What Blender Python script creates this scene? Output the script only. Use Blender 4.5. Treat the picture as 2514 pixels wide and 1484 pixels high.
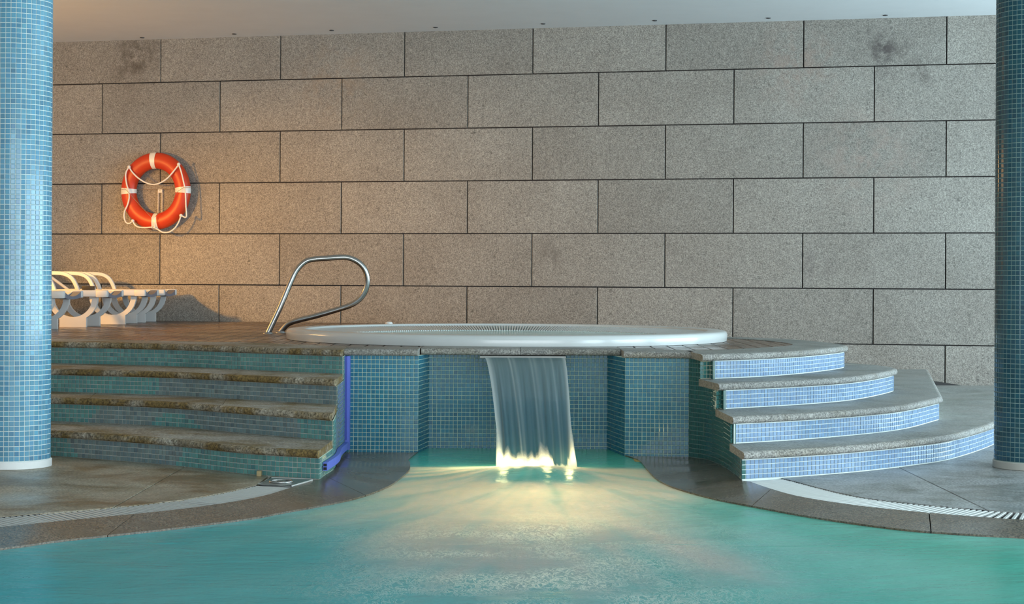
import bpy, bmesh, math, random
import numpy as np
from mathutils import Matrix, Vector, noise
random.seed(7)
for o in list(bpy.data.objects): bpy.data.objects.remove(o)
SC = bpy.context.scene
COL = SC.collection
PI = math.pi

# ---------------------------------------------------------------- camera, world, light
HC = 0.974                      # eye height above the lower floor
cam_d = bpy.data.cameras.new('camera')
cam = bpy.data.objects.new('camera', cam_d); COL.objects.link(cam)
cam_d.sensor_fit = 'HORIZONTAL'; cam_d.sensor_width = 36.0
cam_d.lens = 4200.0 / 2514.0 * 36.0
cam_d.shift_y = -52.0 / 2514.0
cam_d.clip_start = 0.05; cam_d.clip_end = 200
ROLL = 0.00524
_c, _s = math.cos(ROLL), math.sin(ROLL)
cam.matrix_world = Matrix(((_c, -_s, 0, 0), (0, 0, -1, 0), (_s, _c, 0, HC), (0, 0, 0, 1)))
SC.camera = cam

world = bpy.data.worlds.new('World'); SC.world = world; world.use_nodes = True
bg = world.node_tree.nodes['Background']
bg.inputs[0].default_value = (0.74, 0.86, 1.0, 1); bg.inputs[1].default_value = 1.0

def light(name, kind, loc, energy, color, rot=(0, 0, 0), size=None, size_y=None, **kw):
    d = bpy.data.lights.new(name, kind); d.energy = energy; d.color = color
    if kind == 'AREA':
        d.shape = 'RECTANGLE'; d.size = size; d.size_y = size_y
    elif size is not None: d.shadow_soft_size = size
    for k, v in kw.items(): setattr(d, k, v)
    o = bpy.data.objects.new(name, d); COL.objects.link(o)
    o.location = loc; o.rotation_euler = rot
    return o
# daylight through the glazed side on the right and from the glazed front behind the camera
light('daylight_side', 'AREA', (7.6, 5.2, 1.2), 700, (0.70, 0.90, 1.0), (0, math.radians(125), 0), 2.2, 7.5)
light('daylight_side', 'AREA', (8.0, 11.8, 1.2), 450, (0.60, 0.86, 1.0), (0, math.radians(125), 0), 2.2, 4.2)
light('daylight_front', 'AREA', (2.5, -4.5, 1.5), 620, (0.90, 0.96, 1.0), (math.radians(95), 0, 0), 11, 2.6)
# warm lamps of the lounging corner, hidden behind the left pillar
light('warm_lamp', 'SPOT', (-5.5, 13.85, 1.9), 500, (1.0, 0.46, 0.06), (math.radians(60), 0, math.radians(-56)), 0.10, spot_size=math.radians(95), spot_blend=0.7)
light('warm_lamp', 'POINT', (-5.0, 12.6, 1.6), 42, (1.0, 0.58, 0.20), size=0.2)
light('warm_lamp', 'POINT', (-6.3, 14.0, 2.2), 135, (1.0, 0.52, 0.16), size=0.2)
# the lamp under the waterfall, with added points that make foam and spray glow
for _x, _y, _z, _e in ((-0.04, 9.31, -0.12, 15), (0.15, 8.30, -0.42, 15), (0.15, 7.85, -0.46, 10), (0.16, 7.40, -0.46, 11), (-.26, 9.28, -.13, 4), (-0.045, 9.345, 0.02, 1.0), (.03, 9.345, -.01, .9), (.12, 9.345, -.015, .9), (.20, 9.345, 0.0, .9), (.325, 9.345, .04, 1.0)):
    light('pool_lamp_and_glow', 'POINT', (_x, _y, _z), _e, (1.0, 0.80, 0.33), size=0.02 if _e < 3 else .1)

SC.view_settings.view_transform = 'Standard'
SC.view_settings.look = 'None'
SC.view_settings.gamma = 1.0
SC.view_settings.use_curve_mapping = False
SC.view_settings.exposure = 0.0

# ---------------------------------------------------------------- helpers
def link(name, me, mat=None, parent=None, loc=None):
    o = bpy.data.objects.new(name, me); COL.objects.link(o)
    if mat is not None and hasattr(me, 'materials') and len(me.materials) == 0: me.materials.append(mat)
    if parent is not None: o.parent = parent
    if loc is not None: o.location = loc
    return o
def mesh(name, vs, fs, mat=None, parent=None, smooth=False, auto=None):
    me = bpy.data.meshes.new(name); me.from_pydata([tuple(v) for v in vs], [], fs)
    bm = bmesh.new(); bm.from_mesh(me)
    bmesh.ops.recalc_face_normals(bm, faces=bm.faces); bm.to_mesh(me); bm.free()
    if smooth:
        me.polygons.foreach_set('use_smooth', [True] * len(me.polygons))
        if auto: me.set_sharp_from_angle(angle=math.radians(auto))
    return link(name, me, mat, parent)
def from_bm(name, bm, mat=None, parent=None, smooth=False, auto=None):
    me = bpy.data.meshes.new(name); bm.to_mesh(me); bm.free()
    if smooth:
        me.polygons.foreach_set('use_smooth', [True] * len(me.polygons))
        if auto: me.set_sharp_from_angle(angle=math.radians(auto))
    return link(name, me, mat, parent)
def thing(name, label, cat, loc=(0, 0, 0), rotz=0, group=None, kind='thing'):
    o = bpy.data.objects.new(name, None); COL.objects.link(o)
    o.location = loc; o.rotation_euler = (0, 0, rotz); o.empty_display_size = 0.1
    return tag(o, label, cat, group, kind)
def tag(o, label, cat, group=None, kind='thing'):
    o['label'] = label; o['category'] = cat
    if kind: o['kind'] = kind
    if group: o['group'] = group
    return o
def struct(o, label=None):
    o['kind'] = 'structure'
    if label: o['label'] = label
    return o
def box_bm(bm, lo, hi, mat=None, bev=0):
    m = Matrix.Translation([(a + b) / 2 for a, b in zip(lo, hi)]) @ Matrix.Diagonal([b - a for a, b in zip(lo, hi)] + [1])
    if mat is not None: m = mat @ m
    r = bmesh.ops.create_cube(bm, size=1, matrix=m)
    if bev:
        es = {e for v in r['verts'] for e in v.link_edges}
        bmesh.ops.bevel(bm, geom=list(es), offset=bev, segments=2, affect='EDGES', profile=0.6)
def box(name, lo, hi, mat, parent=None, bev=0):
    bm = bmesh.new(); box_bm(bm, lo, hi, None, bev)
    return from_bm(name, bm, mat, parent, smooth=bool(bev), auto=40)
def tube_geo(pts, r, n=12, closed=False, radii=None):
    P = [Vector(p) for p in pts]; N = len(P); vs = []; fs = []
    T = []
    for i in range(N):
        a = P[(i - 1) % N] if (closed or i) else P[0]
        b = P[(i + 1) % N] if (closed or i < N - 1) else P[-1]
        T.append((b - a).normalized())
    up = Vector((0, 0, 1)) if abs(T[0].z) < .9 else Vector((0, 1, 0))
    u = T[0].cross(up).normalized()
    for i in range(N):
        u = (u - T[i] * u.dot(T[i])).normalized(); w = T[i].cross(u)
        rr = radii[i] if radii else r
        for k in range(n):
            a = 2 * PI * k / n
            vs.append(P[i] + (u * math.cos(a) + w * math.sin(a)) * rr)
    for i in range(N if closed else N - 1):
        j = (i + 1) % N
        for k in range(n):
            l = (k + 1) % n
            fs.append((i * n + k, i * n + l, j * n + l, j * n + k))
    if not closed:
        fs.append(tuple(range(n))[::-1]); fs.append(tuple((N - 1) * n + k for k in range(n)))
    return vs, fs
def tube(name, pts, r, mat, parent=None, n=12, closed=False, radii=None):
    vs, fs = tube_geo(pts, r, n, closed, radii)
    return mesh(name, vs, fs, mat, parent, smooth=True, auto=50)
def lathe(name, prof, mat, parent=None, n=96, centre=(0, 0, 0), auto=40):
    vs = []; fs = []; m = len(prof)
    for i in range(n):
        a = 2 * PI * i / n
        for r, z in prof: vs.append((centre[0] + r * math.cos(a), centre[1] + r * math.sin(a), centre[2] + z))
    for i in range(n):
        j = (i + 1) % n
        for k in range(m - 1): fs.append((i * m + k, j * m + k, j * m + k + 1, i * m + k + 1))
    return mesh(name, vs, fs, mat, parent, smooth=True, auto=auto)
def cat(pts, step=0.04, sub=12):
    """Catmull-Rom through plan points, resampled at an even step"""
    P = [np.array(p, float) for p in pts]; out = []
    Q = [2 * P[0] - P[1]] + P + [2 * P[-1] - P[-2]]
    for i in range(1, len(Q) - 2):
        p0, p1, p2, p3 = Q[i - 1:i + 3]
        for k in range(sub):
            t = k / sub
            out.append(.5 * (2 * p1 + (p2 - p0) * t + (2 * p0 - 5 * p1 + 4 * p2 - p3) * t * t + (3 * p1 - p0 - 3 * p2 + p3) * t ** 3))
    out.append(P[-1])
    return resample(out, step)
def resample(pts, step=None, n=None):
    P = np.array(pts, float); d = np.r_[0, np.cumsum(np.linalg.norm(np.diff(P, axis=0), axis=1))]
    if n is None: n = max(2, int(round(d[-1] / step)) + 1)
    s = np.linspace(0, d[-1], n)
    return np.stack([np.interp(s, d, P[:, k]) for k in range(P.shape[1])], 1)
def normals(P):
    """right-hand normals of a plan curve"""
    T = np.gradient(P, axis=0); T /= np.linalg.norm(T, axis=1)[:, None] + 1e-12
    return np.stack([T[:, 1], -T[:, 0]], 1)
def length(P): return float(np.linalg.norm(np.diff(np.array(P), axis=0), axis=1).sum())
def prism(name, poly, z0, z1, mat, parent=None):
    n = len(poly)
    vs = [(p[0], p[1], z0) for p in poly] + [(p[0], p[1], z1) for p in poly]
    fs = [tuple(range(n))[::-1], tuple(range(n, 2 * n))] + [(i, (i + 1) % n, n + (i + 1) % n, n + i) for i in range(n)]
    return mesh(name, vs, fs, mat, parent)
def prism_bev(name, poly, z0, z1, mat, parent=None, bev=0.003):
    """slab with an eased top edge; poly counter-clockwise"""
    P = np.array(poly, float); n = len(P)
    a = 0.5 * np.sum(P[:, 0] * np.roll(P[:, 1], -1) - np.roll(P[:, 0], -1) * P[:, 1])
    if a < 0: P = P[::-1]
    e1 = P - np.roll(P, 1, 0); e2 = np.roll(P, -1, 0) - P
    n1 = np.stack([-e1[:, 1], e1[:, 0]], 1); n1 /= np.linalg.norm(n1, axis=1)[:, None] + 1e-12
    n2 = np.stack([-e2[:, 1], e2[:, 0]], 1); n2 /= np.linalg.norm(n2, axis=1)[:, None] + 1e-12
    m = n1 + n2; m /= (np.sum(m * n1, axis=1)[:, None] + 1e-9); m = np.clip(m, -3, 3)
    Q = P + m * bev
    vs = [(p[0], p[1], z0) for p in P] + [(p[0], p[1], z1 - bev) for p in P] + [(p[0], p[1], z1) for p in Q]
    fs = [tuple(range(n))[::-1], tuple(range(2 * n, 3 * n))]
    for i in range(n):
        j = (i + 1) % n
        fs += [(i, j, n + j, n + i), (n + i, n + j, 2 * n + j, 2 * n + i)]
    return mesh(name, vs, fs, mat, parent)

# ---------------------------------------------------------------- materials
def new_mat(name):
    m = bpy.data.materials.new(name); m.use_nodes = True
    nt = m.node_tree; b = nt.nodes['Principled BSDF']
    return m, nt, b
class NT:
    def __init__(s, nt): s.nt = nt
    def n(s, t, **kw):
        x = s.nt.nodes.new(t)
        for k, v in kw.items():
            if k.startswith('i_'):
                key = k[2:]; key = int(key) if key.isdigit() else key
                s.set(x.inputs[key], v)
            else: setattr(x, k, v)
        return x
    def set(s, inp, v):
        if hasattr(v, 'is_output') or isinstance(v, bpy.types.NodeSocket): s.nt.links.new(v, inp)
        else: inp.default_value = v
    def noise(s, vec, scale, detail=3, rough=.6, dist=0):
        x = s.n('ShaderNodeTexNoise'); x.inputs['Scale'].default_value = scale; x.inputs['Detail'].default_value = detail
        x.inputs['Roughness'].default_value = rough; x.inputs['Distortion'].default_value = dist
        s.nt.links.new(vec, x.inputs['Vector']); return x.outputs['Fac']
    def ramp(s, fac, stops, interp='LINEAR'):
        x = s.n('ShaderNodeValToRGB'); x.color_ramp.interpolation = interp
        while len(x.color_ramp.elements) < len(stops): x.color_ramp.elements.new(.5)
        for e, (p, c) in zip(x.color_ramp.elements, stops):
            e.position = p; e.color = c if len(c) == 4 else (*c, 1)
        s.nt.links.new(fac, x.inputs[0]); return x.outputs[0]
    def mix(s, fac, a, b, mode='MIX'):
        x = s.n('ShaderNodeMix'); x.data_type = 'RGBA'; x.blend_type = mode
        s.set(x.inputs[0], fac)
        s.set(x.inputs[6], a if not isinstance(a, tuple) else (*a[:3], 1)); s.set(x.inputs[7], b if not isinstance(b, tuple) else (*b[:3], 1))
        return x.outputs[2]
    def math(s, op, a, b=0.0, clamp=False):
        x = s.n('ShaderNodeMath'); x.operation = op; x.use_clamp = clamp
        s.set(x.inputs[0], a); s.set(x.inputs[1], b); return x.outputs[0]
    def pos(s): return s.n('ShaderNodeNewGeometry').outputs['Position']
    def obj(s): return s.n('ShaderNodeTexCoord').outputs['Object']
    def rand(s): return s.n('ShaderNodeObjectInfo').outputs['Random']
    def scalev(s, vec, v):
        x = s.n('ShaderNodeVectorMath'); x.operation = 'MULTIPLY'; s.nt.links.new(vec, x.inputs[0]); x.inputs[1].default_value = v; return x.outputs[0]
    def dist(s, vec, p):
        x = s.n('ShaderNodeVectorMath'); x.operation = 'DISTANCE'; s.nt.links.new(vec, x.inputs[0]); x.inputs[1].default_value = p; return x.outputs['Value']
    def bump(s, h, strength, distance, bsdf):
        x = s.n('ShaderNodeBump'); x.inputs['Strength'].default_value = strength; x.inputs['Distance'].default_value = distance
        s.nt.links.new(h, x.inputs['Height']); s.nt.links.new(x.outputs[0], bsdf.inputs['Normal'])

def plain(name, col, rough=.5, metal=0, spec=.5, var=0.0, scale=12, bump=0):
    m, nt, b = new_mat(name); t = NT(nt)
    b.inputs['Roughness'].default_value = rough; b.inputs['Metallic'].default_value = metal
    b.inputs['Specular IOR Level'].default_value = spec
    f = t.noise(t.obj(), scale, 4)
    c0 = tuple(max(0, x * (1 - var)) for x in col); c1 = tuple(min(1, x * (1 + var)) for x in col)
    nt.links.new(t.ramp(f, [(.3, c0), (.7, c1)]), b.inputs['Base Color'])
    if bump: t.bump(f, bump, .004, b)
    return m

def granite(name, light_c, dark_c, speck=170, rough=.75, stain=None, stain_amt=0.0, stain_scale=1.3, bump=.25, slab_var=.12, spots=(), coat=0, dark_at=.40):
    m, nt, b = new_mat(name); t = NT(nt); p = t.pos()
    f = t.noise(p, speck, 2, .7)
    f2 = t.noise(p, speck * .28, 3, .6)
    col = t.ramp(f, [(.30, dark_c), (.5, tuple(.5 * (a + c) for a, c in zip(light_c, dark_c))), (.66, light_c)])
    mott = t.ramp(f2, [(.25, (.80, .80, .80)), (.75, (1.1, 1.09, 1.07))])
    col = t.mix(1.0, col, mott, 'MULTIPLY')
    big = t.ramp(t.noise(p, 1.7, 4, .6), [(.3, (.90, .87, .85)), (.7, (1.06, 1.05, 1.04))])
    col = t.mix(1.0, col, big, 'MULTIPLY')
    if slab_var:
        rv = t.ramp(t.rand(), [(0, (1 - slab_var,) * 3), (1, (1 + slab_var * .6,) * 3)])
        col = t.mix(1.0, col, rv, 'MULTIPLY')
    # scattered dark inclusions
    inc = t.ramp(t.noise(p, 23, 1, .4), [(.735, (0, 0, 0)), (.76, (1, 1, 1))])
    col = t.mix(t.math('MULTIPLY', inc, .45), col, tuple(.4 * c for c in dark_c))
    if stain:
        sm = t.ramp(t.noise(t.scalev(p, (1, 1, 1)), stain_scale, 5, .65, .6), [(dark_at, (0, 0, 0)), (dark_at + .2, (1, 1, 1))])
        col = t.mix(t.math('MULTIPLY', sm, stain_amt), col, stain, 'MULTIPLY')
    for (sp, rad, colr, amt) in spots:
        d = t.dist(p, sp)
        mk = t.math('SUBTRACT', 1.0, t.math('DIVIDE', d, rad), True)
        mk = t.math('MULTIPLY', mk, t.ramp(t.noise(p, 7, 4, .7), [(.42, (0, 0, 0)), (.62, (1, 1, 1))]))
        col = t.mix(t.math('MULTIPLY', mk, amt, True), col, colr)
    nt.links.new(col, b.inputs['Base Color'])
    b.inputs['Roughness'].default_value = rough
    if coat:
        rr = t.ramp(t.noise(p, 2.2, 4, .6), [(.35, (coat, coat, coat)), (.65, (rough, rough, rough))])
        nt.links.new(rr, b.inputs['Roughness'])
    t.bump(f, bump, .003, b)
    return m

# wall coordinates (needed for the stains on the granite)
TH = 0.229; WX, WY, SW = -3.485, 16.923, 1.256
def on_wall(s, z, out=0.0):
    return (WX + math.cos(TH) * SW * s - math.sin(TH) * out, WY - math.sin(TH) * SW * s - math.cos(TH) * out, z)

M = {}
M['granite_wall'] = granite('granite_wall', (.465, .44, .395), (.155, .145, .13), 105, .8, bump=.3, spots=[
    (on_wall(5.56, 3.07), .30, (.09, .075, .07), 1.1), (on_wall(-.22, 3.18), .38, (.11, .09, .07), 1.2),
    (on_wall(5.85, 2.88), .18, (.10, .08, .07), .9), (on_wall(4.95, 2.95), .5, (.36, .24, .19), .55),
    (on_wall(1.45, 2.9), .5, (.36, .25, .16), .5), (on_wall(5.45, 2.1), .6, (.40, .29, .24), .5),
    (on_wall(5.1, 1.15), .22, (.16, .14, .13), .8), (on_wall(3.15, 1.2), .25, (.16, .14, .12), .8)])
M['granite_step'] = granite('granite_step', (.56, .54, .49), (.14, .13, .11), 95, .7, stain=(.52, .40, .20), stain_amt=.95, stain_scale=2.6, coat=.45, dark_at=.40)
M['granite_nose'] = granite('granite_nose', (.58, .54, .45), (.10, .085, .06), 70, .8, stain=(.50, .36, .14), stain_amt=1.0, stain_scale=3.2, bump=.8, dark_at=.36)
M['granite_grey'] = granite('granite_grey', (.36, .365, .345), (.10, .10, .095), 95, .6, stain=(.62, .62, .55), stain_amt=.7, stain_scale=2.2, coat=.35, dark_at=.46)
M['granite_grey_nose'] = granite('granite_grey_nose', (.43, .42, .39), (.10, .095, .09), 105, .75, stain=(.6, .52, .38), stain_amt=.6, stain_scale=2.6, bump=.8, dark_at=.5)
M['paving'] = granite('paving', (.56, .49, .375), (.17, .145, .105), 80, .55, stain=(.48, .38, .24), stain_amt=.95, stain_scale=2.4, coat=.30, dark_at=.43)
M['paving_cool'] = granite('paving_cool', (.46, .47, .47), (.11, .11, .11), 80, .5, stain=(.45, .44, .38), stain_amt=.9, stain_scale=3.4, coat=.28, dark_at=.46)
M['wet_granite'] = granite('wet_granite', (.24, .20, .16), (.055, .048, .04), 110, .32, stain=(.72, .54, .34), stain_amt=.6, stain_scale=1.7, bump=.12, coat=.16)
M['grout'] = plain('grout', (.52, .62, .50), .8, var=.12, scale=20)
M['grout_pale'] = plain('grout_pale', (.66, .72, .68), .7, var=.06, scale=20)
M['grout_shaded'] = plain('grout_shaded', (.20, .28, .26), .8, var=.15, scale=20)  # grout with shade put in, for the right pillar and right flank
M['grout_brown'] = plain('grout_brown', (.44, .45, .40), .8, var=.2, scale=9)
M['white_paint'] = plain('white_paint', (.80, .80, .77), .6, var=.04)
M['white_paint_shaded'] = plain('white_paint_shaded', (.36, .34, .30), .6, var=.06)  # white paint of the right base ring, shade put into the colour
M['ceiling'] = plain('ceiling', (.72, .73, .73), .9, var=.02, scale=3)
M['acrylic'] = plain('acrylic', (.58, .59, .57), .18, var=.02, scale=4)
M['acrylic_inner'] = plain('acrylic_inner', (.62, .72, .70), .25, var=.03, scale=4)
M['steel'] = plain('steel', (.42, .41, .39), .26, 1.0, var=.05)
M['brushed_steel'] = plain('brushed_steel', (.45, .46, .46), .34, 1.0, var=.1, scale=40)
M['lounger_white'] = plain('lounger_white', (.64, .635, .62), .38, var=.02)
M['lounger_sling'] = plain('lounger_sling', (.17, .18, .225), .6, var=.08, scale=60)
M['orange'] = plain('orange', (.56, .045, .009), .42, var=.05, scale=8)
M['ring_band'] = plain('ring_band', (.82, .80, .76), .35, var=.04)
M['rope'] = plain('rope', (.80, .77, .72), .8, var=.08, scale=120, bump=.3)
M['cord'] = plain('cord', (.30, .22, .15), .8, var=.1)
M['blue_duct'] = plain('blue_duct', (.10, .15, .58), .42, var=.05, scale=10)
M['blue_duct_dark'] = plain('blue_duct_dark', (.035, .06, .36), .45, var=.05, scale=10)
M['hole'] = plain('hole', (.012, .010, .012), .9)
M['grate_white'] = plain('grate_white', (.50, .495, .47), .4, var=.04, scale=30)
M['spout'] = plain('spout', (.30, .29, .27), .5, var=.1)
M['trough'] = plain('trough', (.035, .03, .03), .9)
M['black_plastic'] = plain('black_plastic', (.022, .018, .012), .4)
M['downlight'] = plain('downlight', (.03, .03, .03), .5)
M['tan_block'] = plain('tan_block', (.36, .27, .13), .7, var=.2)

def tile_mat(name, attr):
    m, nt, b = new_mat(name); t = NT(nt)
    if attr:
        a = t.n('ShaderNodeVertexColor'); a.layer_name = 'tint'; c = a.outputs[0]
    else: c = t.n('ShaderNodeObjectInfo').outputs['Color']
    f = t.noise(t.pos(), 3.0, 4, .6)
    c = t.mix(1.0, c, t.ramp(f, [(.3, (.86, .9, .9)), (.7, (1.08, 1.05, 1.05))]), 'MULTIPLY')
    nt.links.new(c, b.inputs['Base Color'])
    b.inputs['Roughness'].default_value = .11
    b.inputs['Specular IOR Level'].default_value = .42
    return m
M['tile'] = tile_mat('tile', False); M['tile_many'] = tile_mat('tile_many', True)

def wood_mat():
    m, nt, b = new_mat('wet_wood'); t = NT(nt); p = t.obj()
    f = t.noise(t.scalev(p, (14, 1.2, 14)), 3.0, 5, .6)
    c = t.ramp(f, [(.3, (.062, .035, .020)), (.7, (.135, .080, .047))])
    c = t.mix(1.0, c, t.ramp(t.rand(), [(0, (.78, .78, .78)), (1, (1.2, 1.18, 1.15))]), 'MULTIPLY')
    nt.links.new(c, b.inputs['Base Color'])
    nt.links.new(t.ramp(t.noise(t.pos(), 2.5, 4, .6), [(.35, (.16,) * 3), (.65, (.36,) * 3)]), b.inputs['Roughness'])
    b.inputs['Specular IOR Level'].default_value = .32
    t.bump(f, .15, .003, b); return m
M['wood'] = wood_mat()

def water_mat():
    m, nt, b = new_mat('pool_water'); t = NT(nt)
    p = t.pos()
    a = t.n('ShaderNodeVertexColor'); a.layer_name = 'foam'
    sep = t.n('ShaderNodeSeparateColor'); nt.links.new(a.outputs[0], sep.inputs[0])
    foam00, streak, hue = sep.outputs[0], sep.outputs[1], sep.outputs[2]
    foam0 = t.math('MULTIPLY', foam00, t.math('ADD', .70, t.math('MULTIPLY', t.noise(t.scalev(p, (13, 3.2, 1)), 1.6, 6, .66), .60)), True)
    la = t.n('ShaderNodeVertexColor'); la.layer_name = 'lace'
    lsep = t.n('ShaderNodeSeparateColor'); nt.links.new(la.outputs[0], lsep.inputs[0])
    ln = t.noise(t.scalev(p, (1.0, .42, 1)), 34, 5, .66, 1.4)
    ridge = t.math('SUBTRACT', 1.0, t.math('ABSOLUTE', t.math('MULTIPLY', t.math('SUBTRACT', ln, .5), 2.0)))
    lace = t.math('MULTIPLY', t.ramp(ridge, [(.88, (0, 0, 0)), (.985, (1, 1, 1))]), lsep.outputs[0])
    foam = t.math('ADD', foam0, t.math('MULTIPLY', lace, 1.1), True)
    col = t.mix(hue, (.055, .365, .40), (.095, .385, .28))
    col = t.mix(t.math('MULTIPLY', streak, .35), col, (.30, .55, .50))
    fcol = t.mix(foam0, col, (.52, .47, .48))
    fcol = t.mix(t.math('MULTIPLY', lace, 1.0, True), fcol, (1.0, .97, .90))
    dif = t.n('ShaderNodeBsdfDiffuse'); nt.links.new(fcol, dif.inputs[0])
    tr = t.n('ShaderNodeBsdfTranslucent'); nt.links.new(fcol, tr.inputs[0])
    mx = t.n('ShaderNodeMixShader'); nt.links.new(t.math('ADD', t.math('MULTIPLY', foam, .28), .22), mx.inputs[0])
    nt.links.new(dif.outputs[0], mx.inputs[1]); nt.links.new(tr.outputs[0], mx.inputs[2])
    gl = t.n('ShaderNodeBsdfGlossy'); gl.inputs['Roughness'].default_value = .22
    nt.links.new(t.math('ADD', t.math('MULTIPLY', foam, .3), .2), gl.inputs['Roughness'])
    gl.inputs[0].default_value = (.9, .95, .95, 1)
    fr = t.n('ShaderNodeFresnel'); fr.inputs[0].default_value = 1.22
    bp = t.n('ShaderNodeBump'); bp.inputs['Strength'].default_value = .35; bp.inputs['Distance'].default_value = .02
    hh = t.math('ADD', t.noise(t.scalev(p, (1.0, 2.6, 1)), 7, 4, .6), t.math('MULTIPLY', t.noise(t.scalev(p, (1, 1.6, 1)), 34, 4, .65), t.math('MULTIPLY', foam, .8)))
    nt.links.new(hh, bp.inputs['Height'])
    for x in (dif, tr, gl, fr): nt.links.new(bp.outputs[0], x.inputs['Normal'])
    m2 = t.n('ShaderNodeMixShader')
    nt.links.new(t.math('MULTIPLY', fr.outputs[0], t.math('SUBTRACT', .55, t.math('MULTIPLY', foam, .3))), m2.inputs[0])
    nt.links.new(mx.outputs[0], m2.inputs[1]); nt.links.new(gl.outputs[0], m2.inputs[2])
    nt.links.new(m2.outputs[0], nt.nodes['Material Output'].inputs[0]); nt.nodes.remove(b)
    return m
M['water'] = water_mat()

def sheet_mat(name, splash=False):
    m, nt, b = new_mat(name); t = NT(nt)
    a = t.n('ShaderNodeVertexColor'); a.layer_name = 'dens'
    sep = t.n('ShaderNodeSeparateColor'); nt.links.new(a.outputs[0], sep.inputs[0])
    dens, white = sep.outputs[0], sep.outputs[1]
    col = t.mix(white, t.mix(sep.outputs[2], (.17, .27, .29), (.022, .105, .175)), (.80, .80, .79))
    dif = t.n('ShaderNodeBsdfDiffuse'); nt.links.new(col, dif.inputs[0])
    tr = t.n('ShaderNodeBsdfTranslucent'); nt.links.new(col, tr.inputs[0])
    m1 = t.n('ShaderNodeMixShader'); m1.inputs[0].default_value = .65 if splash else .5
    nt.links.new(dif.outputs[0], m1.inputs[1]); nt.links.new(tr.outputs[0], m1.inputs[2])
    gl = t.n('ShaderNodeBsdfGlossy'); gl.inputs['Roughness'].default_value = .2
    fr = t.n('ShaderNodeFresnel'); fr.inputs[0].default_value = 1.33
    m15 = t.n('ShaderNodeMixShader'); nt.links.new(t.math('MULTIPLY', fr.outputs[0], 0.0 if splash else 0.12), m15.inputs[0])
    nt.links.new(m1.outputs[0], m15.inputs[1]); nt.links.new(gl.outputs[0], m15.inputs[2])
    tp = t.n('ShaderNodeBsdfTransparent'); tp.inputs[0].default_value = (1, 1, 1, 1) if splash else (.72, .88, .94, 1)
    m2 = t.n('ShaderNodeMixShader'); nt.links.new(dens, m2.inputs[0])
    nt.links.new(tp.outputs[0], m2.inputs[1]); nt.links.new(m15.outputs[0], m2.inputs[2])
    nt.links.new(m2.outputs[0], nt.nodes['Material Output'].inputs[0]); nt.nodes.remove(b)
    return m
M['sheet'] = sheet_mat('falling_water'); M['splash'] = sheet_mat('splash_water', True)

def tub_water_mat():
    m, nt, b = new_mat('tub_water'); t = NT(nt)
    b.inputs['Base Color'].default_value = (.34, .56, .52, 1); b.inputs['Roughness'].default_value = .12
    b.inputs['IOR'].default_value = 1.2
    t.bump(t.noise(t.pos(), 9, 3), .15, .01, b); return m
M['tub_water'] = tub_water_mat()

# ---------------------------------------------------------------- mosaic tiling
T = 0.0255; GAP = 0.0034; TD = 0.0018
# unit mosaic tile in its own frame: x along, z up, -y outwards
def tile_shape(w=T - GAP, d=TD, b=.0022):
    h = w / 2; k = h - b
    v = [(-h, 0, -h), (h, 0, -h), (h, 0, h), (-h, 0, h), (-h, -d * .6, -h), (h, -d * .6, -h), (h, -d * .6, h), (-h, -d * .6, h),
         (-k, -d, -k), (k, -d, -k), (k, -d, k), (-k, -d, k)]
    f = [(8, 9, 10, 11)]
    for i in range(4):
        j = (i + 1) % 4
        f += [(i, j, 4 + j, 4 + i), (4 + i, 4 + j, 8 + j, 8 + i)]
    return v, f
TV, TF = tile_shape()
tile_me = bpy.data.meshes.new('tile'); tile_me.from_pydata(TV, [], TF); tile_me.materials.append(M['tile'])
TVN = np.array(TV)
def tile_points(P, z0, z1, out=None):
    """tile centres on the wall that stands on plan curve P; z0,z1 numbers or functions of the point; outward is the right-hand side"""
    L = length(P); n = max(1, int(round(L / T))); S = resample(P, n=2 * n + 1)
    res = [] if out is None else out
    for i in range(n):
        c = S[2 * i + 1]; d = S[2 * i + 2] - S[2 * i]; ln = math.hypot(*d); ang = math.atan2(d[1], d[0])
        a = z0(c) if callable(z0) else z0; b = z1(c) if callable(z1) else z1
        k = int(round((b - a) / T))
        if k < 1: continue
        hz = (b - a) / k
        for j in range(k):
            jx = random.uniform(-1, 1) * .0006
            res.append((c[0] + jx, c[1], a + (j + .5) * hz, ang, ln / T, hz / T))
    return res
def px(x, y, z): return 1257 + 4200 * x / y, 690 - 4200 * (z - HC) / y
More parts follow.
